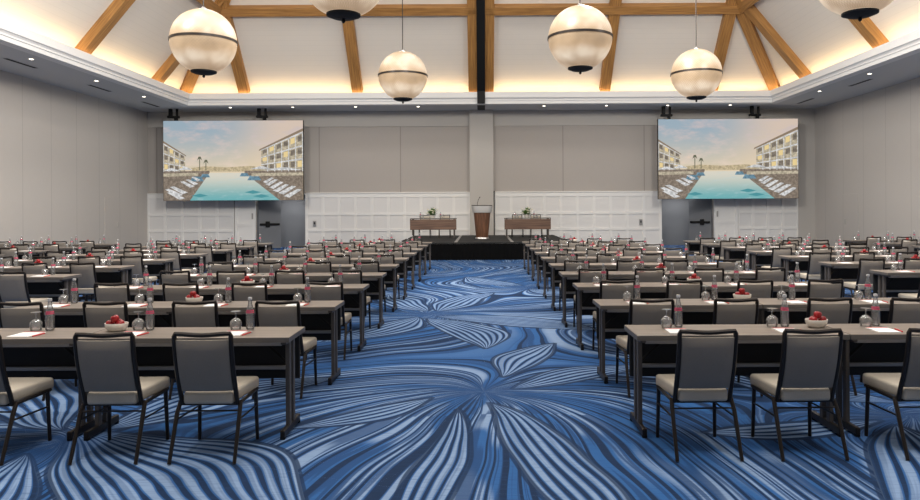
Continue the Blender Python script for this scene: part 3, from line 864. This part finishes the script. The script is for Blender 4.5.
EM = {k: emit('screen_' + k, c, .85) for k, c in dict(deck=(150, 136, 122), white=(232, 232, 232), stone=(204, 190, 164), shade=(140, 130, 118), roof=(150, 132, 112), haze=(214, 196, 160), palm=(110, 112, 92), blue=(120, 156, 176), glow=(246, 220, 160), teal=(84, 156, 164), pale=(206, 194, 170)).items()}
for k in ('deck', 'stone', 'white', 'haze', 'blue', 'pale', 'shade'):
    nt = EM[k].node_tree; g = G(nt); b = nt.nodes['Principled BSDF']; c0 = tuple(b.inputs['Emission Color'].default_value)
    n_ = g.noise(g.xyz()[3], 9.0, 4.0, .7)
    nt.links.new(g.mix(g.smooth(n_, .35, .68), tuple(v * .62 for v in c0[:3]) + (1,), tuple(min(1, v * 1.18) for v in c0[:3]) + (1,)), b.inputs['Emission Color'])
SW, SHT = 5.66, 3.23
def make_screen():
    t = empty('projection_screen')
    MB().box((0, .05, SHT / 2), (SW, .10, SHT), .01, 1).build('cabinet', M['black'], t)
    # one mesh per tone, all lying on the picture
    tones = {}
    def add(m, pts): tones.setdefault(m, []).append(pts)
    add('haze', [(.2, .36), (.75, .36), (.75, .41), (.62, .43), (.45, .415), (.3, .43), (.2, .41)])
    def facade(x0, x1, lo, hi0, hi1, floors, bays):
        # x0: near (outer) end, x1: far end; hi0, hi1: eaves heights at either end
        def q(u, v): return (x0 + (x1 - x0) * u, lo + (hi0 + (hi1 - hi0) * u - lo) * v)
        add('stone', [q(0, 0), q(1, 0), q(1, 1), q(0, 1)])
        add('roof', [q(-.02, 1), q(1.06, 1), q(1.04, 1.07), q(-.02, 1.07)])
        for f in range(floors):
            a, b_ = f / floors, (f + 1) / floors; d = b_ - a
            for k in range(bays):
                u0 = (k + .18) / bays; u1 = (k + .78) / bays
                add('shade' if (k + f) % 3 else 'glow', [q(u0, a + d * .22), q(u1, a + d * .22), q(u1, a + d * .82), q(u0, a + d * .82)])
                add('white', [q(k / bays, a), q(k / bays + .02, a), q(k / bays + .02, b_), q(k / bays, b_)])
            add('white', [q(0, b_ - d * .12), q(1, b_ - d * .12), q(1, b_), q(0, b_)])
            add('pale', [q(0, a + d * .1), q(1, a + d * .1), q(1, a + d * .34), q(0, a + d * .34)])
    facade(0, .155, .36, .72, .56, 3, 4)
    facade(1, .70, .36, .86, .63, 3, 6)
    for (a, b_) in ((0, .25), (.63, 1)):
        add('pale', [(a, .30), (b_, .31), (b_, .345), (a, .34)])
    add('deck', [(0, 0), (.19, 0), (.33, .33), (.33, .37), (0, .37)]); add('deck', [(.83, 0), (1, 0), (1, .38), (.58, .37), (.58, .33)])
    add('pool', [(.19, 0), (.83, 0), (.58, .345), (.33, .345)])
    for u, z_, s in ((.26, .06, 1), (.64, .10, -1), (.70, .05, -1)): add('teal', [(u - .06, z_), (u, z_ - .02), (u + .06, z_), (u, z_ + .025)])
    for (u, z_, s) in ((.01, .07, 1), (.045, .10, 1), (.12, .18, .8), (.16, .21, .7), (.20, .26, .5), (.025, .03, 1)):
        add('white', [(u, z_ + .07 * s), (u + .03 * s, z_ + .08 * s), (u + .13 * s, z_), (u + .09 * s, z_ - .02)])
    for (u, z_, s) in ((.99, .05, 1), (.95, .09, 1), (.90, .12, .9), (.86, .16, .8), (.82, .20, .7), (.79, .23, .6)):
        add('white', [(u, z_ + .08 * s), (u - .03 * s, z_ + .09 * s), (u - .13 * s, z_), (u - .09 * s, z_ - .02)])
    for (u, z_, s) in ((.24, .27, 1), (.30, .31, .7), (.58, .32, .7), (.65, .28, 1)): add('blue', [(u - .05 * s, z_ - .03 * s), (u + .05 * s, z_ - .03 * s), (u + .03 * s, z_ + .03 * s), (u - .03 * s, z_ + .03 * s)])
    for (a, b_, z_) in ((0, .12, .37), (.1, .21, .385), (.62, .78, .39), (.72, 1.0, .375)): add('white', [(a, z_), (b_, z_), ((a * .4 + b_ * .6), z_ + .035), ((a * .6 + b_ * .4), z_ + .035)])
    for (u, z_) in ((.26, .53), (.305, .49)):
        add('palm', [(u - .003, .38), (u + .003, .38), (u + .003, z_), (u - .003, z_)])
        add('palm', [(u - .018, z_ - .03), (u - .008, z_ + .02), (u + .008, z_ + .02), (u + .018, z_ - .03), (u, z_)])
    order = ['sky', 'haze', 'stone', 'roof', 'glow', 'shade', 'deck', 'pool', 'teal', 'blue', 'pale', 'white', 'palm']
    tones['sky'] = [[(0, 0), (1, 0), (1, 1), (0, 1)]]
    mb = MB(); counts = []
    for i, k in enumerate(order):
        y = -.002 - i * .0012
        for pts in tones.get(k, []):
            mb.face([((min(1, max(0, u)) - .5) * SW * .994, y, SHT * (.003 + .994 * min(1, max(0, v)))) for u, v in pts]); counts.append(i)
    pic = mb.build('picture', screen_sky(), t)
    for k in order[1:]: pic.data.materials.append(screen_pool() if k == 'pool' else EM[k])
    for f, i in zip(pic.data.polygons, counts): f.material_index = i
    for xx in (-SW / 2 + .38, SW / 2 - 1.74 if False else SW / 2 - 1.7):
        mb = MB().box((xx, .12, SHT + .16), (.46, .16, .09), .01, 1).box((xx - .12, .12, SHT + .34), (.12, .14, .42), .01, 1).box((xx + .10, .12, SHT + .05), (.10, .18, .14), .01, 1)
        mb.tube([(xx + .14, .12, SHT + .2), (xx + .14, .12, SHT + .5)], .05, 10)
        mb.build('hanging_bracket', M['black'], t)
    return t
scr = make_screen()
SYS = 28.2
for nm, px0, px1, pyb in (('left', 162.3, 304.8, 200.8), ('right', 658, 799, 198.6)):
    xc = ((px0 + px1) / 2 - VX) * SYS / F
    z = CH + (VY - pyb + (-1 if nm == 'left' else 1) * -1.55) * SYS / F
    place(scr, (xc, SYS, z), 0, 'big hanging screen with a resort pool picture, on the room\'s %s' % nm, 'screen', 'pool picture screens')
# wall plates on the wainscot
plate = empty('wall_plate')
MB().box((0, 0, 0), (.13, .02, .24), .006, 1).build('cover', M['steel'], plate)
MB().box((0, -.014, .02), (.05, .014, .09), .003, 1).build('switch', M['black'], plate)
for nm, x in (('left', -6.99), ('right', 6.63)):
    place(plate, (x, WY - .082, 1.07), 0, 'small grey control plate on the white panelling, %s of the stage' % nm, 'wall plate', 'wall plates')
